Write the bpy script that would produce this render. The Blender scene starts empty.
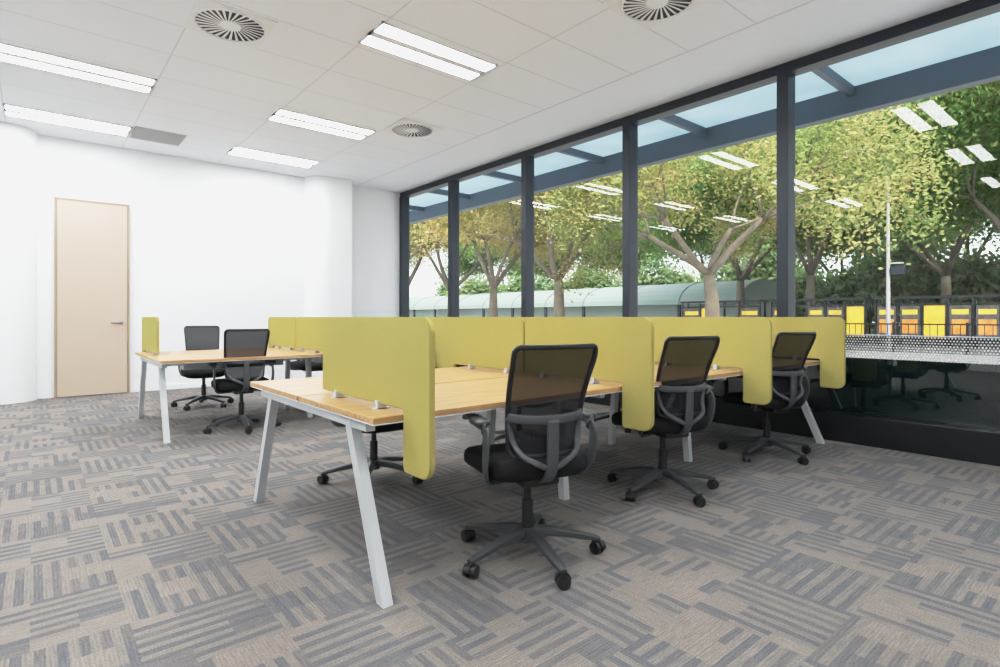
import bpy, bmesh, math, random
from mathutils import Vector, Matrix
random.seed(7)
S = bpy.context.scene
COL = S.collection
H = 1.12; CZ = 3.62; WX = 5.70; BY = 9.88; LX=-3.6; RY=-3.3

# ------------------------------------------------------------ materials
def srgb(r,g,b):
    f=lambda c:(c/255/12.92) if c/255<=.04045 else ((c/255+.055)/1.055)**2.4
    return (f(r),f(g),f(b),1)
def newmat(name):
    m=bpy.data.materials.new(name); m.use_nodes=True
    nt=m.node_tree
    for n in list(nt.nodes): nt.nodes.remove(n)
    out=nt.nodes.new('ShaderNodeOutputMaterial')
    return m,nt,out
def N(nt,t,**k):
    n=nt.nodes.new(t)
    for a,b in k.items(): setattr(n,a,b)
    return n
def math_(nt,op,a,b=None,c=None):
    n=nt.nodes.new('ShaderNodeMath'); n.operation=op
    for i,v in enumerate((a,b,c)):
        if v is None: continue
        if isinstance(v,(int,float)): n.inputs[i].default_value=v
        else: nt.links.new(v,n.inputs[i])
    return n.outputs[0]
def mixc(nt,f,a,b):
    n=nt.nodes.new('ShaderNodeMix'); n.data_type='RGBA'
    if isinstance(f,(int,float)): n.inputs[0].default_value=f
    else: nt.links.new(f,n.inputs[0])
    for i,v in ((6,a),(7,b)):
        if isinstance(v,tuple): n.inputs[i].default_value=v
        else: nt.links.new(v,n.inputs[i])
    return n.outputs[2]
def pbr(name,col,rough=.5,metal=0,noise=0,nscale=20,bump=0,bscale=200,spec=.5):
    m,nt,out=newmat(name)
    b=N(nt,'ShaderNodeBsdfPrincipled'); nt.links.new(b.outputs[0],out.inputs[0])
    b.inputs['Roughness'].default_value=rough; b.inputs['Metallic'].default_value=metal
    b.inputs['Specular IOR Level'].default_value=spec
    b.inputs['Base Color'].default_value=col
    tc=N(nt,'ShaderNodeTexCoord')
    if noise:
        nz=N(nt,'ShaderNodeTexNoise'); nz.inputs['Scale'].default_value=nscale
        nt.links.new(tc.outputs['Object'],nz.inputs['Vector'])
        d=tuple(c*(1-noise) for c in col[:3])+(1,); l=tuple(min(1,c*(1+noise)) for c in col[:3])+(1,)
        nt.links.new(mixc(nt,nz.outputs[0],d,l),b.inputs['Base Color'])
    if bump:
        nz=N(nt,'ShaderNodeTexNoise'); nz.inputs['Scale'].default_value=bscale
        nt.links.new(tc.outputs['Object'],nz.inputs['Vector'])
        bp=N(nt,'ShaderNodeBump'); bp.inputs['Strength'].default_value=bump; bp.inputs['Distance'].default_value=.002
        nt.links.new(nz.outputs[0],bp.inputs['Height']); nt.links.new(bp.outputs[0],b.inputs['Normal'])
    return m
M={}
M['wall']=pbr('white_wall_paint',(.845,.86,.872,1),.7,noise=.01,nscale=3,bump=.05)
M['white']=pbr('white_satin',(.86,.88,.90,1),.4,noise=.01)
M['door']=pbr('beige_door_laminate',srgb(192,172,154),.45,noise=.02,nscale=4)
M['doorfr']=pbr('beige_door_frame',srgb(155,137,118),.45,noise=.02)
M['steel']=pbr('brushed_steel',(.35,.35,.34,1),.3,1,noise=.05)
M['frame']=pbr('charcoal_aluminium',srgb(38,45,54),.4,.2,noise=.05)
M['blackmet']=pbr('black_sill_metal',(.006,.007,.008,1),.3,noise=.1)
M['leg']=pbr('silver_powdercoat',srgb(186,189,190),.4,noise=.02)
M['screen']=pbr('mustard_lime_felt',srgb(165,155,92),.9,noise=.05,nscale=120,bump=.3,bscale=500,spec=.15)
M['seat']=pbr('black_seat_fabric',(.009,.009,.010,1),.85,noise=.2,nscale=300,bump=.3,bscale=600,spec=.25)
M['cplas']=pbr('dark_grey_plastic',(.050,.052,.056,1),.42,noise=.06)
M['cgrey']=pbr('mid_grey_plastic',(.060,.063,.069,1),.45,noise=.06)
M['cblk']=pbr('black_plastic',(.010,.010,.011,1),.4,noise=.06)
M['grille']=pbr('grey_grille',(.52,.53,.55,1),.6,noise=.05)
M['dark']=pbr('dark_void',(.05,.05,.05,1),.8,noise=.1)
M['canopybeam']=pbr('canopy_steel',srgb(78,90,102),.5,noise=.05)
M['asphalt']=pbr('asphalt',(.22,.22,.22,1),.9,noise=.2,nscale=3)
M['paving']=pbr('paving',(.5,.49,.47,1),.9,noise=.1,nscale=4)
M['pavroof']=pbr('teal_roof_sheet',srgb(128,145,136),.5,noise=.06,nscale=1)
M['pavrib']=pbr('roof_rib',srgb(95,110,104),.5,noise=.06)
M['pavwall']=pbr('pavilion_wall',srgb(150,165,155),.6,noise=.1,nscale=1)
M['bark']=pbr('plane_bark',(.15,.13,.10,1),.9,noise=.45,nscale=3)
M['yellow']=pbr('yellow_poster',(.80,.48,.05,1),.6,noise=.4,nscale=3)
M['dposter']=pbr('dark_poster',(.07,.07,.07,1),.5,noise=.9,nscale=5)
M['orange']=pbr('orange_poster',(.75,.22,.05,1),.6,noise=.7,nscale=3)
M['lampgrey']=pbr('lamp_post_grey',(.35,.36,.37,1),.5,noise=.05)

def wood():
    m,nt,out=newmat('light_oak_laminate')
    b=N(nt,'ShaderNodeBsdfPrincipled'); nt.links.new(b.outputs[0],out.inputs[0])
    b.inputs['Roughness'].default_value=.35
    tc=N(nt,'ShaderNodeTexCoord'); mp=N(nt,'ShaderNodeMapping'); mp.inputs['Scale'].default_value=(1.5,22,22)
    nt.links.new(tc.outputs['Object'],mp.inputs[0])
    nz=N(nt,'ShaderNodeTexNoise'); nz.inputs['Scale'].default_value=2.2; nz.inputs['Detail'].default_value=5
    nt.links.new(mp.outputs[0],nz.inputs['Vector'])
    r=N(nt,'ShaderNodeValToRGB'); nt.links.new(nz.outputs[0],r.inputs[0])
    r.color_ramp.elements[0].position=.3; r.color_ramp.elements[0].color=srgb(164,124,82)
    r.color_ramp.elements[1].position=.7; r.color_ramp.elements[1].color=srgb(200,162,116)
    nt.links.new(r.outputs[0],b.inputs['Base Color'])
    return m
M['wood']=wood()

def meshmat():
    m,nt,out=newmat('black_chair_mesh')
    b=N(nt,'ShaderNodeBsdfPrincipled'); b.inputs['Base Color'].default_value=(.012,.012,.014,1); b.inputs['Roughness'].default_value=.7
    b.inputs['Specular IOR Level'].default_value=.25
    t=N(nt,'ShaderNodeBsdfTransparent'); mx=N(nt,'ShaderNodeMixShader')
    tc=N(nt,'ShaderNodeTexCoord'); nz=N(nt,'ShaderNodeTexWave'); nz.inputs['Scale'].default_value=90
    nt.links.new(tc.outputs['Object'],nz.inputs['Vector'])
    f=math_(nt,'MULTIPLY_ADD',nz.outputs[1],.10,.86)
    nt.links.new(f,mx.inputs[0]); nt.links.new(t.outputs[0],mx.inputs[1]); nt.links.new(b.outputs[0],mx.inputs[2])
    nt.links.new(mx.outputs[0],out.inputs[0]); return m
M['mesh']=meshmat()

def glass():
    m,nt,out=newmat('window_glass')
    t=N(nt,'ShaderNodeBsdfTransparent'); t.inputs[0].default_value=(.97,.985,.98,1)
    g=N(nt,'ShaderNodeBsdfGlossy'); g.inputs['Roughness'].default_value=0.0
    ge=N(nt,'ShaderNodeNewGeometry')
    dp=N(nt,'ShaderNodeVectorMath'); dp.operation='DOT_PRODUCT'
    nt.links.new(ge.outputs['Normal'],dp.inputs[0]); nt.links.new(ge.outputs['Incoming'],dp.inputs[1])
    c=math_(nt,'ABSOLUTE',dp.outputs['Value'])
    p=math_(nt,'POWER',math_(nt,'SUBTRACT',1.0,c),5.0)
    f=math_(nt,'MULTIPLY_ADD',p,.7,.028)
    mx=N(nt,'ShaderNodeMixShader')
    nt.links.new(f,mx.inputs[0]); nt.links.new(t.outputs[0],mx.inputs[1]); nt.links.new(g.outputs[0],mx.inputs[2])
    nt.links.new(mx.outputs[0],out.inputs[0]); return m
M['glass']=glass()
M['spandrel']=pbr('dark_spandrel_glass',(.006,.013,.014,1),.02,noise=.1,spec=1.0)

def frit():
    m,nt,out=newmat('dotted_frit')
    tc=N(nt,'ShaderNodeTexCoord'); sp=N(nt,'ShaderNodeSeparateXYZ'); nt.links.new(tc.outputs['Object'],sp.inputs[0])
    a=math_(nt,'MULTIPLY',sp.outputs[1],45.0); b=math_(nt,'MULTIPLY',sp.outputs[2],45.0)
    row=math_(nt,'FLOOR',b); a2=math_(nt,'MULTIPLY_ADD',row,.5,a)
    fa=math_(nt,'SUBTRACT',math_(nt,'FRACT',a2),.5); fb=math_(nt,'SUBTRACT',math_(nt,'FRACT',b),.5)
    d=math_(nt,'SQRT',math_(nt,'ADD',math_(nt,'MULTIPLY',fa,fa),math_(nt,'MULTIPLY',fb,fb)))
    k=math_(nt,'LESS_THAN',d,.30)
    df=N(nt,'ShaderNodeBsdfDiffuse'); df.inputs[0].default_value=(.6,.61,.62,1)
    t=N(nt,'ShaderNodeBsdfTransparent'); t.inputs[0].default_value=(.36,.37,.39,1)
    mx=N(nt,'ShaderNodeMixShader'); nt.links.new(k,mx.inputs[0]); nt.links.new(t.outputs[0],mx.inputs[1]); nt.links.new(df.outputs[0],mx.inputs[2])
    nt.links.new(mx.outputs[0],out.inputs[0]); return m
M['frit']=frit()

def emis(name,col,s):
    m,nt,out=newmat(name); e=N(nt,'ShaderNodeEmission'); e.inputs[0].default_value=col; e.inputs[1].default_value=s
    nt.links.new(e.outputs[0],out.inputs[0]); return m
M['tube']=emis('lamp_diffuser',(.955,.985,1,1),29)

def canopyglass():
    m,nt,out=newmat('frosted_blue_canopy_glass')
    d=N(nt,'ShaderNodeBsdfDiffuse'); d.inputs[0].default_value=(.53,.63,.68,1)
    t=N(nt,'ShaderNodeBsdfTranslucent')
    tc=N(nt,'ShaderNodeTexCoord'); nz=N(nt,'ShaderNodeTexNoise'); nz.inputs['Scale'].default_value=2; nz.inputs['Detail'].default_value=6
    nt.links.new(tc.outputs['Object'],nz.inputs['Vector'])
    nt.links.new(mixc(nt,nz.outputs[0],(.38,.50,.55,1),(.60,.70,.74,1)),t.inputs[0])
    mx=N(nt,'ShaderNodeMixShader'); mx.inputs[0].default_value=.6
    nt.links.new(d.outputs[0],mx.inputs[1]); nt.links.new(t.outputs[0],mx.inputs[2]); nt.links.new(mx.outputs[0],out.inputs[0]); return m
M['cglass']=canopyglass()

def leafmat(name,c1,c2,c3,sc=.7):
    m,nt,out=newmat(name)
    tc=N(nt,'ShaderNodeTexCoord'); nz=N(nt,'ShaderNodeTexNoise'); nz.inputs['Scale'].default_value=sc; nz.inputs['Detail'].default_value=8; nz.inputs['Roughness'].default_value=.75
    nt.links.new(tc.outputs['Object'],nz.inputs['Vector'])
    r=N(nt,'ShaderNodeValToRGB'); nt.links.new(nz.outputs[0],r.inputs[0])
    e=r.color_ramp.elements; e[0].position=.38; e[0].color=c1; e[1].position=.68; e[1].color=c3
    x=e.new(.52); x.color=c2
    d=N(nt,'ShaderNodeBsdfDiffuse'); t=N(nt,'ShaderNodeBsdfTranslucent')
    nt.links.new(r.outputs[0],d.inputs[0]); nt.links.new(r.outputs[0],t.inputs[0])
    mx=N(nt,'ShaderNodeMixShader'); mx.inputs[0].default_value=.4
    nt.links.new(d.outputs[0],mx.inputs[1]); nt.links.new(t.outputs[0],mx.inputs[2]); nt.links.new(mx.outputs[0],out.inputs[0]); return m
M['leafA']=leafmat('autumn_leaves',(.15,.24,.08,1),(.36,.37,.15,1),(.52,.38,.19,1))
M['leafD']=leafmat('gold_leaves',(.20,.25,.09,1),(.44,.39,.17,1),(.55,.37,.19,1))
M['leafB']=leafmat('green_leaves',(.08,.18,.06,1),(.20,.31,.11,1),(.46,.45,.18,1))
M['leafC']=leafmat('shrub_leaves',(.12,.20,.09,1),(.20,.29,.13,1),(.36,.40,.20,1),.3)

# carpet
def carpet():
    m,nt,out=newmat('carpet_tiles')
    b=N(nt,'ShaderNodeBsdfPrincipled'); b.inputs['Roughness'].default_value=.95; b.inputs['Specular IOR Level'].default_value=.1
    nt.links.new(b.outputs[0],out.inputs[0])
    tc=N(nt,'ShaderNodeTexCoord'); sp=N(nt,'ShaderNodeSeparateXYZ'); nt.links.new(tc.outputs['Object'],sp.inputs[0])
    x=math_(nt,'ADD',sp.outputs[0],50.13); y=math_(nt,'ADD',sp.outputs[1],50.07)
    T=.42
    cx=math_(nt,'FLOOR',math_(nt,'DIVIDE',x,T)); cy=math_(nt,'FLOOR',math_(nt,'DIVIDE',y,T))
    par=math_(nt,'MODULO',math_(nt,'ADD',cx,cy),2.0)
    def sel(f,a,c):
        n=N(nt,'ShaderNodeMix'); n.data_type='FLOAT'; nt.links.new(f,n.inputs[0]); nt.links.new(a,n.inputs[2]); nt.links.new(c,n.inputs[3]); return n.outputs[0]
    u=sel(par,x,y); v=sel(par,y,x)
    CW=T/3; SW=T/14; BW=T/3.5
    ci=math_(nt,'FLOOR',math_(nt,'DIVIDE',u,CW))
    si=math_(nt,'FLOOR',math_(nt,'DIVIDE',v,SW))
    cmb=N(nt,'ShaderNodeCombineXYZ'); nt.links.new(ci,cmb.inputs[0]); nt.links.new(si,cmb.inputs[1]); nt.links.new(par,cmb.inputs[2])
    wn=N(nt,'ShaderNodeTexWhiteNoise'); nt.links.new(cmb.outputs[0],wn.inputs[0])
    v2=math_(nt,'MULTIPLY_ADD',ci,SW*2,v)
    bi=math_(nt,'FLOOR',math_(nt,'DIVIDE',v2,BW))
    cm2=N(nt,'ShaderNodeCombineXYZ'); nt.links.new(ci,cm2.inputs[0]); nt.links.new(bi,cm2.inputs[1]); cm2.inputs[2].default_value=7
    wb=N(nt,'ShaderNodeTexWhiteNoise'); nt.links.new(cm2.outputs[0],wb.inputs[0])
    alt=math_(nt,'MODULO',si,2.0)
    amt=math_(nt,'GREATER_THAN',wb.outputs[0],.22)
    inv=math_(nt,'MULTIPLY',math_(nt,'GREATER_THAN',wb.outputs[0],.88),.65)
    dk=math_(nt,'MAXIMUM',math_(nt,'MULTIPLY',alt,amt),inv)
    dk=math_(nt,'MULTIPLY',dk,math_(nt,'MULTIPLY_ADD',wn.outputs[0],.6,.4))
    taupe=mixc(nt,wb.outputs[0],srgb(128,121,115),srgb(118,114,111))
    dark=mixc(nt,wn.outputs[0],srgb(86,88,93),srgb(99,100,103))
    c=mixc(nt,dk,taupe,dark)
    rb=math_(nt,'SINE',math_(nt,'MULTIPLY',v,2*math.pi/.0125))
    rb2=math_(nt,'MULTIPLY_ADD',rb,.06,1.0)
    nz=N(nt,'ShaderNodeTexNoise'); nz.inputs['Scale'].default_value=150; nz.inputs['Detail'].default_value=4
    nt.links.new(tc.outputs['Object'],nz.inputs['Vector'])
    cs=N(nt,'ShaderNodeCombineXYZ'); nt.links.new(math_(nt,'MULTIPLY',u,14.0),cs.inputs[0]); nt.links.new(math_(nt,'MULTIPLY',v,110.0),cs.inputs[1])
    ns=N(nt,'ShaderNodeTexNoise'); ns.inputs['Scale'].default_value=1.0; ns.inputs['Detail'].default_value=2
    nt.links.new(cs.outputs[0],ns.inputs['Vector'])
    nf=math_(nt,'MULTIPLY',math_(nt,'MULTIPLY_ADD',nz.outputs[0],1.0,.5),rb2)
    nf=math_(nt,'MULTIPLY',nf,math_(nt,'MULTIPLY_ADD',ns.outputs[0],.6,.70))
    n3=N(nt,'ShaderNodeTexNoise'); n3.inputs['Scale'].default_value=1.1
    nt.links.new(tc.outputs['Object'],n3.inputs['Vector'])
    nf=math_(nt,'MULTIPLY',nf,math_(nt,'MULTIPLY_ADD',n3.outputs[0],.3,.85))
    mul=N(nt,'ShaderNodeVectorMath'); mul.operation='SCALE'
    nt.links.new(c,mul.inputs[0]); nt.links.new(nf,mul.inputs['Scale'])
    nt.links.new(mul.outputs[0],b.inputs['Base Color'])
    bp=N(nt,'ShaderNodeBump'); bp.inputs['Strength'].default_value=.4; bp.inputs['Distance'].default_value=.003
    nt.links.new(nz.outputs[0],bp.inputs['Height']); nt.links.new(bp.outputs[0],b.inputs['Normal'])
    return m
M['carpet']=carpet()

def ceilmat():
    m,nt,out=newmat('ceiling_tile_grid')
    b=N(nt,'ShaderNodeBsdfPrincipled'); b.inputs['Roughness'].default_value=.8
    nt.links.new(b.outputs[0],out.inputs[0])
    tc=N(nt,'ShaderNodeTexCoord'); sp=N(nt,'ShaderNodeSeparateXYZ'); nt.links.new(tc.outputs['Object'],sp.inputs[0])
    def line(o,off,per,w):
        f=math_(nt,'FRACT',math_(nt,'DIVIDE',math_(nt,'ADD',o,100*per-off),per))
        return math_(nt,'LESS_THAN',f,w/per)
    lx=line(sp.outputs[0],2.28,1.28,.012); ly=line(sp.outputs[1],4.14,.64,.012)
    l=math_(nt,'MAXIMUM',lx,ly)
    l=math_(nt,'MULTIPLY',l,math_(nt,'LESS_THAN',sp.outputs[0],4.72))
    e=math_(nt,'LESS_THAN',math_(nt,'ABSOLUTE',math_(nt,'SUBTRACT',sp.outputs[0],4.72)),.012)
    l=math_(nt,'MAXIMUM',l,e)
    nz=N(nt,'ShaderNodeTexNoise'); nz.inputs['Scale'].default_value=150; nt.links.new(tc.outputs['Object'],nz.inputs['Vector'])
    base=mixc(nt,nz.outputs[0],(.87,.91,.96,1),(.92,.96,1.0,1))
    nt.links.new(mixc(nt,l,base,(.72,.75,.79,1)),b.inputs['Base Color'])
    return m
M['ceil']=ceilmat()

# ------------------------------------------------------------ geometry helpers
def link(o,parent=None):
    COL.objects.link(o)
    if parent: o.parent=parent
    return o
def empty(name,loc=(0,0,0),rz=0):
    o=bpy.data.objects.new(name,None); o.empty_display_size=.2; o.location=loc; o.rotation_euler=(0,0,rz); return link(o)
def mk(name,V,F,mat,smooth=False):
    me=bpy.data.meshes.new(name); me.from_pydata([tuple(v) for v in V],[],F)
    bm=bmesh.new(); bm.from_mesh(me); bmesh.ops.recalc_face_normals(bm,faces=bm.faces); bm.to_mesh(me); bm.free()
    if mat: me.materials.append(mat)
    if smooth:
        for p in me.polygons: p.use_smooth=True
    return me
def obj(name,me,parent=None):
    return link(bpy.data.objects.new(name,me),parent)
def box_me(name,x0,x1,y0,y1,z0,z1,mat,bev=0):
    bm=bmesh.new(); bmesh.ops.create_cube(bm,size=1)
    for v in bm.verts:
        v.co=Vector(((x0+x1)/2+v.co.x*(x1-x0),(y0+y1)/2+v.co.y*(y1-y0),(z0+z1)/2+v.co.z*(z1-z0)))
    if bev: bmesh.ops.bevel(bm,geom=bm.edges[:],offset=bev,segments=2,affect='EDGES',profile=.5)
    me=bpy.data.meshes.new(name); bm.to_mesh(me); bm.free(); me.materials.append(mat); return me
def box(name,x0,x1,y0,y1,z0,z1,mat,parent=None,bev=0):
    return obj(name,box_me(name,x0,x1,y0,y1,z0,z1,mat,bev),parent)
class Acc:
    def __init__(s): s.V=[]; s.F=[]
    def add(s,V,F):
        n=len(s.V); s.V+= [Vector(v) for v in V]; s.F+=[tuple(i+n for i in f) for f in F]
    def box(s,x0,x1,y0,y1,z0,z1):
        s.add([(x0,y0,z0),(x1,y0,z0),(x1,y1,z0),(x0,y1,z0),(x0,y0,z1),(x1,y0,z1),(x1,y1,z1),(x0,y1,z1)],
              [(0,3,2,1),(4,5,6,7),(0,1,5,4),(1,2,6,5),(2,3,7,6),(3,0,4,7)])
    def cyl(s,p0,p1,r0,r1=None,n=16):
        r1=r0 if r1 is None else r1
        p0=Vector(p0);p1=Vector(p1); d=(p1-p0).normalized()
        a=d.orthogonal().normalized(); b=d.cross(a)
        V=[];F=[]
        for p,r in ((p0,r0),(p1,r1)):
            for i in range(n):
                t=2*math.pi*i/n; V.append(p+a*math.cos(t)*r+b*math.sin(t)*r)
        for i in range(n):
            j=(i+1)%n; F.append((i,j,n+j,n+i))
        F.append(tuple(range(n))[::-1]); F.append(tuple(range(n,2*n)))
        s.add(V,F)
    def sweep(s,P,w,h,side=(1,0,0),n=8,closed=False):
        P=[Vector(p) for p in P]; m=len(P); side=Vector(side)
        V=[];F=[]
        for i,p in enumerate(P):
            if closed: t=(P[(i+1)%m]-P[i-1]).normalized()
            else: t=(P[min(i+1,m-1)]-P[max(i-1,0)]).normalized()
            a=side-t*side.dot(t)
            if a.length<1e-3: a=t.orthogonal()
            a.normalize(); b=t.cross(a)
            ww=w[i] if isinstance(w,(list,tuple)) else w; hh=h[i] if isinstance(h,(list,tuple)) else h
            for k in range(n):
                q=2*math.pi*(k+.5)/n; c=math.cos(q);sn=math.sin(q)
                e=.5
                V.append(p+a*ww*math.copysign(abs(c)**e,c)+b*hh*math.copysign(abs(sn)**e,sn))
        R=m if closed else m-1
        for i in range(R):
            for k in range(n):
                k2=(k+1)%n; i2=(i+1)%m
                F.append((i*n+k,i*n+k2,i2*n+k2,i2*n+k))
        if not closed:
            F.append(tuple(range(n))[::-1]); F.append(tuple(range((m-1)*n,m*n)))
        s.add(V,F)
    def me(s,name,mat,smooth=False,auto=False):
        me=mk(name,s.V,s.F,mat,smooth or auto)
        if auto:
            try: me.set_sharp_from_angle(angle=math.radians(38))
            except Exception: pass
        return me
def catmull(P,k=6):
    P=[Vector(p) for p in P]; out=[]
    for i in range(len(P)-1):
        p0=P[max(i-1,0)];p1=P[i];p2=P[i+1];p3=P[min(i+2,len(P)-1)]
        for j in range(k):
            t=j/k
            out.append(.5*((2*p1)+(p2-p0)*t+(2*p0-5*p1+4*p2-p3)*t*t+(3*p1-p0-3*p2+p3)*t**3))
    out.append(P[-1]); return out

# ------------------------------------------------------------ room shell
YE=[-3.2,-1.3,.55,2.40,4.28,6.16,8.09,9.80]
box('floor',LX,WX+.12,RY,BY,-.12,0,M['carpet'])
box('ceiling',LX-.2,WX+.15,RY-.2,BY+.4,CZ,CZ+.15,M['ceil'])
box('wall_back',LX,WX+.15,BY,BY+.2,-.1,CZ,M['wall'])
box('wall_left',LX-.2,LX,RY,BY,-.1,CZ,M['wall'])
box('wall_rear',LX,WX+.15,RY-.2,RY,-.1,CZ,M['wall'])
def column(name,x0,x1,prot,round_left,round_right,r=.22,z1=CZ):
    pts=[]
    y0=BY-prot; r=min(r,prot-.001)
    pts.append((x0,BY))
    if round_left:
        for i in range(11):
            a=math.pi+ (math.pi/2)*i/10
            pts.append((x0+r+r*math.cos(a),y0+r+r*math.sin(a)))
    else: pts.append((x0,y0))
    if round_right:
        for i in range(11):
            a=1.5*math.pi+(math.pi/2)*i/10
            pts.append((x1-r+r*math.cos(a),y0+r+r*math.sin(a)))
    else: pts.append((x1,y0))
    pts.append((x1,BY))
    n=len(pts); V=[(x,y,0) for x,y in pts]+[(x,y,z1) for x,y in pts]
    F=[(i,(i+1)%n,n+(i+1)%n,n+i) for i in range(n)]+[tuple(range(n)),tuple(range(n,2*n))]
    me=mk(name,V,F,M['wall'],True)
    try: me.set_sharp_from_angle(angle=math.radians(30))
    except Exception: pass
    return obj(name,me)
column('wall_column_left',-1.0,.04,.34,True,True,.33)
column('wall_column_right',3.72,4.46,.36,True,False,.34)
box('baseboard_back',.08,.20,BY-.012,BY,0,.08,M['white'])
box('baseboard_back',1.11,3.70,BY-.012,BY,0,.08,M['white'])
# door
d=empty('door_1',(.22,BY,0))
W=.87;HD=2.78
box('leaf',.03,W-.03,-.05,-.012,.008,HD-.03,M['door'],d,.003)
for nm,a in (('frame_left',(0,.028,-.055,0,0,HD)),('frame_right',(W-.028,W,-.055,0,0,HD)),('frame_head',(.028,W-.028,-.055,0,HD-.028,HD))):
    box(nm,*a,M['doorfr'],d)
box('shadow_gap',.028,W-.028,-.010,0,.002,HD-.03,M['dark'],d)
a=Acc(); a.cyl((W-.10,-.05,1.04),(W-.10,-.058,1.04),.026); a.cyl((W-.10,-.055,1.04),(W-.10,-.10,1.04),.012)
a.cyl((W-.095,-.10,1.04),(W-.235,-.10,1.04),.014)
obj('lever_handle',a.me('lever_handle',M['steel'],auto=True),d)

# windows
box('trim_window_head',WX-.04,WX+.12,RY,BY,3.52,CZ,M['frame'])
box('trim_window_sill',WX-.16,WX+.12,RY,BY,0,.25,M['blackmet'],None,.004)
for i in range(7):
    w=empty('window_%d'%(7-i),(WX,YE[i],0))
    L=YE[i+1]-YE[i]
    obj('glass_pane',mk('glass_pane',[(0,.05,.25),(0,L-.05,.25),(0,L-.05,3.52),(0,.05,3.52)],[(0,1,2,3)],M['glass']),w)
    box('mullion',-.07,.10,L-.055,L+.055,.25,3.52,M['frame'],w,.003)
    box('spandrel',.012,.03,.05,L-.05,.25,.75,M['spandrel'],w)
    box('transom',.0,.02,.055,L-.055,.955,.965,M['white'],w)
    obj('frit_band',mk('frit_band',[(-.006,.055,.75),(-.006,L-.055,.75),(-.006,L-.055,.955),(-.006,.055,.955)],[(0,1,2,3)],M['frit']),w)

# ------------------------------------------------------------ ceiling fittings
def light(x,y):
    e=empty('recessed_ceiling_light',(x,y,CZ))
    a=Acc(); L=1.27;B=.46
    a.box(-L/2,L/2,-B/2,-B/2+.02,-.014,.0); a.box(-L/2,L/2,B/2-.02,B/2,-.014,.0)
    a.box(-L/2,-L/2+.02,-B/2,B/2,-.014,.0); a.box(L/2-.02,L/2,-B/2,B/2,-.014,.0)
    a.box(-L/2,L/2,-.045,.045,-.014,0)
    obj('housing',a.me('housing',M['white']),e)
    for s in (-1,1):
        c=s*.128
        obj('diffuser',box_me('diffuser',-L/2+.02,L/2-.02,c-.078,c+.078,-.012,-.002,M['tube']),e)
for y in (-.66,1.90,4.46,7.02,8.94):
    for x in (-2.20,.36,2.89):
        light(x,y)
def diffuser(x,y):
    e=empty('swirl_air_diffuser',(x,y,CZ-.002))
    box('plate',-.3,.3,-.3,.3,-.006,0,M['white'],e)
    a=Acc(); a.cyl((0,0,-.006),(0,0,-.009),.265,n=48); obj('dark_plenum',a.me('dark_plenum',M['dark']),e)
    a=Acc()
    n=28
    for i in range(n):
        t=2*math.pi*i/n; w=.0105
        r0,r1=.075,.262
        c,s=math.cos(t),math.sin(t); c2,s2=math.cos(t+.22),math.sin(t+.22)
        px,py=-s,c
        V=[(r0*c-px*w*.5,r0*s-py*w*.5,-.012),(r0*c+px*w*.5,r0*s+py*w*.5,-.010),(r1*c2+px*w*1.2,r1*s2+py*w*1.2,-.010),(r1*c2-px*w*1.2,r1*s2-py*w*1.2,-.014)]
        V+=[(x_,y_,z_+.003) for x_,y_,z_ in V]
        a.add(V,[(0,1,2,3),(4,7,6,5),(0,4,5,1),(1,5,6,2),(2,6,7,3),(3,7,4,0)])
    a.cyl((0,0,-.008),(0,0,-.018),.085,.08,n=32)
    R=[(math.cos(2*math.pi*k/48)*.272,math.sin(2*math.pi*k/48)*.272,-.012) for k in range(48)]
    a.sweep(R,.012,.008,(0,0,1),8,True)
    obj('blades',a.me('blades',M['white']),e)
for p in ((1.29,5.12),(3.86,6.42),(3.78,2.57),(1.32,.62)): diffuser(*p)
g=empty('ceiling_return_grille',(1.32,8.94,CZ))
a=Acc()
for i in range(14):
    yy=-.28+i*.04; a.box(-.29,.29,yy,yy+.022,-.014,-.006)
a.box(-.3,.3,-.3,.3,-.005,0)
obj('louvres',a.me('louvres',M['grille']),g)

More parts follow.
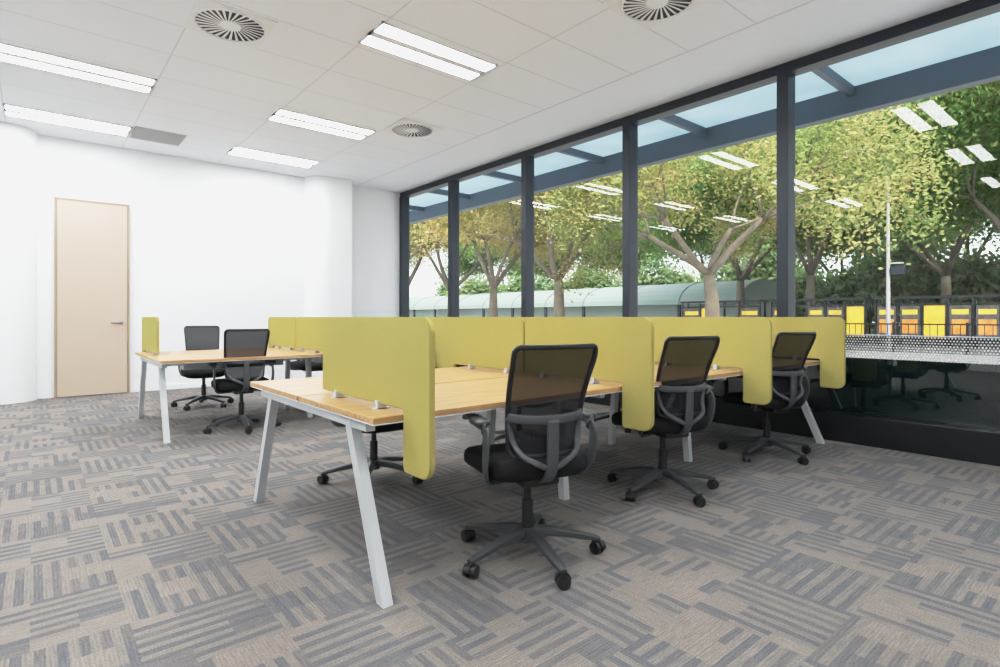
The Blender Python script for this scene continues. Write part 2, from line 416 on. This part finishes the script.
# ------------------------------------------------------------ desks
def strut(a,p0,p1,wx,wy):
    V=[]
    for p in (p0,p1):
        V+=[(p[0]-wx/2,p[1]-wy/2,p[2]),(p[0]+wx/2,p[1]-wy/2,p[2]),(p[0]+wx/2,p[1]+wy/2,p[2]),(p[0]-wx/2,p[1]+wy/2,p[2])]
    a.add(V,[(0,3,2,1),(4,5,6,7),(0,1,5,4),(1,2,6,5),(2,3,7,6),(3,0,4,7)])
DZ=.73
def bench(x0,y0,pitch=1.395,nb=3,depth=.785,overL=.11):
    e=empty('bench_desk',(x0,y0,0))
    D=2*depth+.02; L=nb*pitch+2*overL
    for i in range(nb):
        a0=0 if i==0 else overL+i*pitch+.004
        a1=L if i==nb-1 else overL+(i+1)*pitch-.004
        for j in range(2):
            b0=j*(depth+.02)
            box('desktop',a0,a1,b0,b0+depth,DZ-.025,DZ,M['wood'],e,.002)
            box('edge_underlay',a0+.004,a1-.004,b0+.004,b0+depth-.004,DZ-.031,DZ-.0255,M['white'],e)
    a=Acc()
    for s,x in ((1,.05),(-1,L-.05)):
        strut(a,(x,0.0,0),(x,.30,DZ-.032),.045,.055)
        strut(a,(x,D,0),(x,D-.30,DZ-.032),.045,.055)
        a.box(x-.02,x+.02,.12,D-.12,DZ-.075,DZ-.032)
    for i in range(1,nb):
        x=overL+i*pitch
        strut(a,(x,.42,0),(x,.48,DZ-.032),.045,.05)
        strut(a,(x,D-.42,0),(x,D-.48,DZ-.032),.045,.05)
        a.box(x-.02,x+.02,.12,D-.12,DZ-.075,DZ-.032)
    a.box(.05,L-.05,.34,.38,DZ-.075,DZ-.033); a.box(.05,L-.05,D-.38,D-.34,DZ-.075,DZ-.033)
    obj('steel_frame',a.me('steel_frame',M['leg']),e)
    a=Acc()
    for i in range(nb):
        xx=overL+i*pitch
        a.box(xx+.2,xx+pitch-.2,D/2-.10,D/2+.10,DZ-.15,DZ-.035)
    obj('cable_tray',a.me('cable_tray',M['leg']),e)
    return D
D=bench(1.0,1.95)
bench(.86,5.70)

def rounded(pts,rs,k=7):
    out=[]; n=len(pts)
    for i in range(n):
        p=Vector(pts[i]);a=Vector(pts[i-1]);b=Vector(pts[(i+1)%n]);r=rs[i]
        if r==0: out.append(p); continue
        da=(a-p).normalized();db=(b-p).normalized()
        c=p+(da+db)*r
        s=p+da*r; e_=p+db*r
        for j in range(k+1):
            t=j/k; ang=t*math.pi/2
            out.append(c+(s-c)*math.cos(ang)+(e_-c)*math.sin(ang))
    return out
def screen(x,ymid,near,yedge):
    e=empty('desk_divider_screen',(x,ymid,0))
    sg=-1 if near else 1
    L=1.005; notch=abs(yedge-ymid)+.012
    pts=[(.006,DZ+.022),(.006,H),(L,H),(L,.505),(notch,.505),(notch,DZ+.022)]
    P=rounded(pts,[.01,.05,.06,.06,.02,.01])
    t=.012
    bm=bmesh.new()
    v=[bm.verts.new((-t,sg*p[0],p[1])) for p in P]; f=bm.faces.new(v)
    r=bmesh.ops.extrude_face_region(bm,geom=[f])
    for q in r['geom']:
        if isinstance(q,bmesh.types.BMVert): q.co.x=t
    bmesh.ops.recalc_face_normals(bm,faces=bm.faces)
    ed=[q for q in bm.edges if abs(q.verts[0].co.x-q.verts[1].co.x)<1e-6]
    bmesh.ops.bevel(bm,geom=ed,offset=.004,segments=2,affect='EDGES')
    bmesh.ops.triangulate(bm,faces=[q for q in bm.faces if len(q.verts)>4])
    me=bpy.data.meshes.new('felt_panel'); bm.to_mesh(me); bm.free(); me.materials.append(M['screen'])
    obj('felt_panel',me,e)
    a=Acc()
    for yy in (.18,.60):
        a.box(-.022,.022,sg*yy-.012,sg*yy+.012,DZ,DZ+.035)
        a.box(-.04,.04,sg*yy-.012,sg*yy+.012,DZ,DZ+.004)
    obj('clamps',a.me('clamps',M['leg']),e)
ym=1.95+D/2
for i in range(4):
    x=1.135+1.39*i
    screen(x,ym,True,1.95)
    if i>0: screen(x,ym,False,1.95+D)
ym=5.70+D/2
for i in range(4):
    x=.96+1.395*i
    if i>0: screen(x,ym,True,5.70)
    screen(x,ym,False,5.70+D)

# ------------------------------------------------------------ chair
def chair_parts():
    parts=[]
    a=Acc(); a.cyl((0,0,.075),(0,0,.135),.042,.036,24)
    w=Acc(); hd=Acc()
    for i in range(5):
        t=math.radians(90+36+72*i); c,s=math.cos(t),math.sin(t)
        P=[(c*r,s*r,z) for r,z in ((.02,.118),(.10,.116),(.2,.10),(.31,.078),(.345,.07))]
        a.sweep(P,[.031,.028,.024,.020,.015],[.023,.021,.017,.013,.010],(-s,c,0),8)
        sw=t+1.1+i*.9; dx,dy=math.cos(sw),math.sin(sw)
        cx,cy=c*.335,s*.335
        for sd in (-1,1):
            w.cyl((cx+dx*sd*.009,cy+dy*sd*.009,.030),(cx+dx*sd*.027,cy+dy*sd*.027,.030),.030,.028,20)
        hd.cyl((cx,cy,.03),(cx,cy,.07),.009,.009,10)
        hd.sweep([(cx-dy*.032*math.cos(q)-0,cy+dx*.032*math.cos(q),.032+.032*math.sin(q)) for q in [math.pi*k/8 for k in range(9)]],.008,.004,(dx,dy,0),6)
    parts.append(('star_base',a.me('star_base',M['cplas'],auto=True)))
    parts.append(('caster_wheels',w.me('caster_wheels',M['cblk'],auto=True)))
    parts.append(('caster_hoods',hd.me('caster_hoods',M['cblk'],auto=True)))
    a=Acc(); a.cyl((0,0,.13),(0,0,.27),.028,.026,20); a.cyl((0,0,.27),(0,0,.385),.018,.018,16)
    parts.append(('gas_lift',a.me('gas_lift',M['cblk'],auto=True)))
    bm=box_me('tilt_mechanism',-.09,.09,-.15,.12,.365,.42,M['cblk'],.012); parts.append(('tilt_mechanism',bm))
    V=[];F=[];n=48
    lay=[(.80,.405),(.93,.408),(.985,.424),(1,.452),(.985,.476),(.93,.490),(.78,.498),(.5,.50),(.2,.497)]
    for sc,z in lay:
        for i in range(n):
            t=2*math.pi*i/n; c,s=math.cos(t),math.sin(t); e=.42
            x=.25*sc*math.copysign(abs(c)**e,c); y=.25*sc*math.copysign(abs(s)**e,s)
            zz=z-.04*max(0,(y/.25))**3+.006*abs(x/.25)**2
            V.append((x,y+.045,zz))
    for l in range(len(lay)-1):
        for i in range(n):
            j=(i+1)%n; F.append((l*n+i,l*n+j,(l+1)*n+j,(l+1)*n+i))
    F.append(tuple(range(n))); F.append(tuple(range((len(lay)-1)*n,len(lay)*n)))
    parts.append(('seat_cushion',mk('seat_cushion',V,F,M['seat'],True)))
    def surf(u,v):
        hw=.168+.030*v
        y=-.215-.100*v**1.35+.045*u*u*(1-.35*v)+.028*math.sin(math.pi*min(1,v*1.15))
        return Vector((u*hw,y,.52+.475*v))
    nu,nv=20,24; V=[];F=[]
    R=.07
    def lim(v):
        q=1.0
        dv=min(v,1-v)
        if dv<R: q=1-.13*(1-math.sqrt(max(0,1-((R-dv)/R)**2)))
        return q
    for j in range(nv+1):
        v=j/nv; v=.5-.5*math.cos(math.pi*v)
        for i in range(nu+1):
            V.append(surf((-1+2*i/nu)*lim(v),v))
    for j in range(nv):
        for i in range(nu):
            k=j*(nu+1)+i; F.append((k,k+1,k+nu+2,k+nu+1))
    parts.append(('back_mesh',mk('back_mesh',V,F,M['mesh'],True)))
    P=[]
    for j in range(17): v=.5-.5*math.cos(math.pi*j/16); P.append(surf(lim(v),v))
    for i in range(1,8): P.append(surf(lim(1)*(1-2*i/8),1))
    for j in range(16,-1,-1): v=.5-.5*math.cos(math.pi*j/16); P.append(surf(-lim(v),v))
    for i in range(1,8): P.append(surf(-lim(0)*(1-2*i/8),0))
    a=Acc(); a.sweep(P,.008,.011,(0,1,0),8,True)
    parts.append(('back_frame',a.me('back_frame',M['cblk'],smooth=True)))
    a=Acc()
    Q=[surf(-1,.36)+Vector((0,-.006,0)),surf(-.85,.35)+Vector((0,-.022,0)),surf(-.4,.34)+Vector((0,-.034,0)),surf(0,.34)+Vector((0,-.036,0)),surf(.4,.34)+Vector((0,-.034,0)),surf(.85,.35)+Vector((0,-.022,0)),surf(1,.36)+Vector((0,-.006,0))]
    a.sweep(catmull(Q,5),.009,.020,(0,1,0),8)
    Q=[(0,-.02,.395),(0,-.15,.395),(0,-.22,.43),(0,-.245,.50),(0,-.25,.58),(0,-.252,.68)]
    a.sweep(catmull(Q,5),[.028]*26,.010,(1,0,0),8)
    for s in (-1,1):
        Q=[(0,-.235,.46),(s*.06,-.24,.49),(s*.13,-.22,.53),(s*.160,-.18,.59),surf(s*1.0,.36)]
        a.sweep(catmull(Q,5),.013,.008,(1,0,0),8)
    parts.append(('back_yoke',a.me('back_yoke',M['cgrey'],smooth=True)))
    a=Acc(); p=Acc()
    for s in (-1,1):
        Q=[(s*.08,-.02,.392),(s*.19,-.05,.39),(s*.240,-.09,.405),(s*.262,-.125,.46),(s*.268,-.145,.54),(s*.265,-.145,.61),(s*.262,-.11,.645),(s*.260,.0,.652),(s*.258,.07,.652)]
        C=catmull(Q,6); m=len(C)
        a.sweep(C,[.022+.005*math.sin(math.pi*i/(m-1)) for i in range(m)],.009,(0,1,.8),8)
        p.sweep(catmull([(s*.270,-.13,.660),(s*.270,-.08,.668),(s*.265,.0,.668),(s*.260,.07,.664),(s*.258,.09,.652)],4),[.024]+[.034]*15+[.026],.010,(1,0,0),10)
    parts.append(('arm_brackets',a.me('arm_brackets',M['cgrey'],smooth=True)))
    parts.append(('arm_pads',p.me('arm_pads',M['cplas'],smooth=True)))
    return parts
CP=chair_parts()
def chair(x,y,deg):
    e=empty('mesh_office_chair',(x,y,0),math.radians(deg))
    for nme,me in CP: obj(nme,me,e)
chair(1.775,1.915,-17); chair(3.12,2.08,-18); chair(4.57,2.07,-18)
chair(1.80,3.50,176); chair(3.22,3.58,186); chair(4.6,3.6,180)
chair(1.60,5.95,-4); chair(1.64,7.75,172)
chair(3.05,5.72,5); chair(3.0,7.75,180); chair(4.4,5.72,0); chair(4.4,7.75,180)

# ------------------------------------------------------------ exterior
box('ground_street',WX+.2,140,-60,160,-.25,-.12,M['asphalt'])
box('ground_pavement',WX+.2,22,-60,140,-.12,-.04,M['paving'])
c=empty('glass_canopy',(0,0,0))
box('outer_beam',8.45,8.62,-12,34,3.88,4.22,M['canopybeam'],c)
box('wall_beam',WX+.16,WX+.32,-12,34,3.95,4.22,M['canopybeam'],c)
a=Acc()
yy=.55-2.15*5
while yy<34:
    a.box(WX+.32,8.45,yy-.04,yy+.04,4.10,4.22); yy+=2.15
obj('cross_beams',a.me('cross_beams',M['canopybeam']),c)
box('glass_sheet',WX+.16,8.6,-12,34,4.225,4.24,M['cglass'],c)

def leaves(rnd,pts,nl,leaf,lsz,mat,name='foliage'):
    V=[];F=[]
    for i in range(nl):
        t=rnd.choice(pts)
        p=t+Vector((rnd.gauss(0,leaf),rnd.gauss(0,leaf),rnd.gauss(0,leaf*.8)-.1))
        u=Vector((rnd.gauss(0,1),rnd.gauss(0,1),rnd.gauss(0,1))).normalized(); w=u.orthogonal().normalized()
        sz=lsz*rnd.uniform(.6,1.3)
        n=len(V); V+=[p-u*sz,p+w*sz*.6-u*sz*.2,p+u*sz,p-w*sz*.6-u*sz*.2]; F.append((n,n+1,n+2,n+3))
    me=bpy.data.meshes.new(name); me.from_pydata([tuple(v) for v in V],[],F); me.materials.append(mat)
    return me
def tree_mesh(seed,nl,leaf,height,spread,mat,lsz,tr=.27):
    rnd=random.Random(seed)
    a=Acc(); tips=[]
    def grow(p,d,L,r,lev):
        P=[p]; q=p.copy(); dd=d.copy(); ns=4
        wob=.04 if lev==0 else .15
        for i in range(ns):
            dd=(dd+Vector((rnd.uniform(-1,1),rnd.uniform(-1,1),rnd.uniform(-.3,.6)))*wob).normalized()
            q=q+dd*L/ns; P.append(q.copy())
        rr=[r*(1-.35*i/ns) for i in range(ns+1)]
        if lev==0: rr[0]=r*1.35
        a.sweep(P,rr,rr,(1,.2,.1),6 if lev>1 else 10)
        if lev>=3: tips.extend(P[1:])
        if lev==4: return
        n=[4,4,3,3][lev]
        ph=rnd.uniform(0,6.28)
        for k in range(n):
            an=ph+6.283*k/n+rnd.uniform(-.4,.4)
            tilt=rnd.uniform(.4,.85) if lev==0 else rnd.uniform(.35,.9)
            ax=dd.orthogonal().normalized(); bx=dd.cross(ax)
            nd=(dd*math.cos(tilt)+(ax*math.cos(an)+bx*math.sin(an))*math.sin(tilt)*spread)
            nd.z+= .05; nd.normalize()
            grow(q,nd,L*rnd.uniform(.62,.85) if lev else L*rnd.uniform(.85,1.1),rr[-1]*rnd.uniform(.58,.75),lev+1)
    grow(Vector((0,0,-.12)),Vector((0.02,.02,1)),height*.27,tr,0)
    return a.me('trunk_and_branches',M['bark'],smooth=True),leaves(rnd,tips,nl,leaf,lsz,mat)
TA=tree_mesh(3,34000,.44,10.5,1.08,M['leafA'],.075,.32)
TB=tree_mesh(11,29000,.44,10.7,1.05,M['leafD'],.075,.30)
TE=tree_mesh(37,29000,.44,10.7,1.05,M['leafD'],.075,.30)
TC=tree_mesh(21,60000,.62,12,1.15,M['leafB'],.11)
def tree(T,x,y,rz,s=1,name='plane_tree'):
    e=empty(name,(x,y,0),rz); e.scale=(s,s,s)
    obj('trunk',T[0],e); obj('foliage',T[1],e)
tree(TA,19.5,10.8,.3); tree(TB,18.3,17.6,2.0); tree(TE,18.5,22.6,4.0,.95); tree(TB,19,27.2,5.2,.95); tree(TE,19,32.5,1.2)
tree(TB,19.5,39,3.2); tree(TA,19.5,47,2.2)
for x,y,r,s in ((33,12.5,0,1.1),(33,3.6,2,1.15),(37,18.5,1,1.15),(34,-4.5,3,1.1),(45,9,4,1.2),(45,-1,1,1.2),(60,20,5,1.3),(60,34,0,1.4),(60,52,2,1.4),(62,11,3,1.5),(60,70,2,1.5),(70,1,5,1.8),(72,30,1,1.8),(75,55,3,1.9)):
    tree(TC,x,y,r,s,'street_tree')
rnd=random.Random(5); pts=[]
for k in range(2000):
    y_=rnd.uniform(-18,75); top=5.6+1.0*math.sin(y_*.6)+.7*math.sin(y_*1.7)
    pts.append(Vector((rnd.uniform(-1.2,1.2),y_,rnd.uniform(.08,1)**.8*top)))
e=empty('shrub_bank',(51,0,-.1)); obj('foliage',leaves(rnd,pts,105000,.6,.26,M['leafC']),e)

# pavilion with barrel roof
p=empty('market_pavilion',(39,19.5,0))
V=[];F=[];n=14;Ln=70
for yy in (0,Ln):
    for i in range(n+1):
        t=math.pi*i/n; V.append((4-4*math.cos(t),yy,2.1+1.9*math.sin(t)))
for i in range(n): F.append((i,i+1,n+2+i,n+1+i))
F.append(tuple(range(n+1))); F.append(tuple(range(n+1,2*n+2)))
obj('barrel_roof',mk('barrel_roof',V,F,M['pavroof'],False),p)
a=Acc()
for k in range(15): a.box(.1,.3,k*5,k*5+.25,-.12,2.15)
obj('posts',a.me('posts',M['frame']),p)
a=Acc()
for k in range(15):
    yk=k*5
    a.sweep([(4-4.03*math.cos(math.pi*i/12),yk+.05,2.1+1.93*math.sin(math.pi*i/12)) for i in range(7)],.03,.03,(0,1,0),4)
obj('roof_ribs',a.me('roof_ribs',M['pavrib']),p)
box('rear_wall',1.2,6.8,.2,Ln,-.12,2.1,M['pavwall'],p)

# bus shelters
def shelter(x,y,L,cols):
    e=empty('bus_shelter',(x,y,-.12))
    a=Acc()
    a.box(-.2,.9,0,L,2.02,2.12)
    n=len(cols)
    for i in range(n+1):
        yy=i*(L-.08)/n; a.box(.5,.58,yy,yy+.08,0,2.02); a.box(-.06,.0,yy,yy+.06,0,2.02)
    a.box(.5,.56,0,L,.35,.42); a.box(-.05,.0,0,L,1.75,1.82); a.box(-.05,.0,0,L,.3,.36)
    obj('frame',a.me('frame',M['blackmet']),e)
    for i,cn in enumerate(cols):
        yy=i*(L-.08)/n
        if not cn: continue
        y0,y1=yy+.10,yy+(L-.08)/n-.04
        box('poster',-.02,.03,y0,y1,.36,1.72,M[cn],e)
        if cn=='dposter':
            box('poster_picture',-.026,-.021,y0+.08,y1-.08,.55,1.15,M['orange'],e)
            box('poster_title',-.026,-.021,y0+.08,y1-.08,1.35,1.55,M['yellow'],e)
    box('bench',.10,.4,.6,L-.6,.42,.48,M['blackmet'],e)
shelter(28.5,3.1,5.1,['yellow','dposter','dposter','yellow','dposter','dposter'])
shelter(28.5,8.5,4.2,['yellow','dposter','dposter',None,'dposter'])
shelter(28.5,-3.0,5.4,['orange',None,'yellow','yellow','dposter','orange']); shelter(28.5,13.2,4.5,['dposter',None,'yellow','dposter'])
f=empty('street_railing',(23,0,-.12)); a=Acc()
for k in range(180):
    a.box(-.012,.012,-6+k*.2,-5.98+k*.2,.25,1.0)
for k in range(19): a.box(-.03,.03,-6+k*2,-5.93+k*2,0,1.06)
a.box(-.02,.02,-6,30,.97,1.02); a.box(-.015,.015,-6,30,.25,.28)
obj('rails',a.me('rails',M['blackmet']),f)
# street lamp
l=empty('street_lamp',(25.6,6.9,-.12)); a=Acc()
a.cyl((0,0,0),(0,0,7.6),.08,.045,12); a.sweep(catmull([(0,0,7.4),(-.1,.3,7.8),(-.3,1.0,7.95)],5),.03,.03,(1,0,0),8)
a.box(-.42,-.24,.9,1.4,7.90,7.98); a.box(-.05,.05,-.5,0,3.3,3.36)
obj('pole',a.me('pole',M['lampgrey'],auto=True),l)
box('solar_box',-.1,.1,-.55,-.1,2.9,3.2,M['frame'],l)

# ------------------------------------------------------------ world & sun
w=bpy.data.worlds.new('overcast_sky'); S.world=w; w.use_nodes=True; nt=w.node_tree
bg=nt.nodes['Background']; sky=nt.nodes.new('ShaderNodeTexSky'); sky.sky_type='NISHITA'; sky.sun_disc=False
sky.sun_elevation=math.radians(45); sky.sun_rotation=math.radians(200); sky.air_density=1.0; sky.dust_density=3.0
hs=nt.nodes.new('ShaderNodeMix'); hs.data_type='RGBA'; hs.inputs[0].default_value=.5
sc=nt.nodes.new('ShaderNodeVectorMath'); sc.operation='SCALE'; sc.inputs['Scale'].default_value=.20
nt.links.new(sky.outputs[0],sc.inputs[0]); nt.links.new(sc.outputs[0],hs.inputs[6]); hs.inputs[7].default_value=(2.2,2.3,2.4,1)
nt.links.new(hs.outputs[2],bg.inputs[0]); bg.inputs[1].default_value=1.15
sl=bpy.data.lights.new('sun','SUN'); sl.energy=4.3; sl.angle=math.radians(3); sl.color=(1,.96,.88)
so=bpy.data.objects.new('sun',sl); so.rotation_euler=Vector((-.45,-.45,.8)).to_track_quat('Z','Y').to_euler(); COL.objects.link(so)

# ------------------------------------------------------------ camera
cam=bpy.data.cameras.new('camera'); co=bpy.data.objects.new('camera',cam); COL.objects.link(co)
co.location=(0,0,H); co.rotation_euler=(math.radians(90),0,math.radians(-40))
cam.sensor_width=36; cam.lens=36*.556; cam.shift_y=-.0165; cam.clip_end=500
S.camera=co
vs=S.view_settings
vs.view_transform='Standard'; vs.look='None'; vs.exposure=0; vs.gamma=1.0
vs.use_curve_mapping=True
cm=vs.curve_mapping; cm.use_clip=False; cm.extend='HORIZONTAL'
cm.clip_min_x=0; cm.clip_min_y=0; cm.clip_max_x=4; cm.clip_max_y=2
cu=cm.curves[3]
pts=[(0,0),(.08,.115),(.19,.28),(.38,.58),(.75,.84),(1.3,.935),(3.2,1.0)]
cu.points[0].location=pts[0]; cu.points[1].location=pts[-1]
for q in pts[1:-1]: cu.points.new(*q)
cm.update()
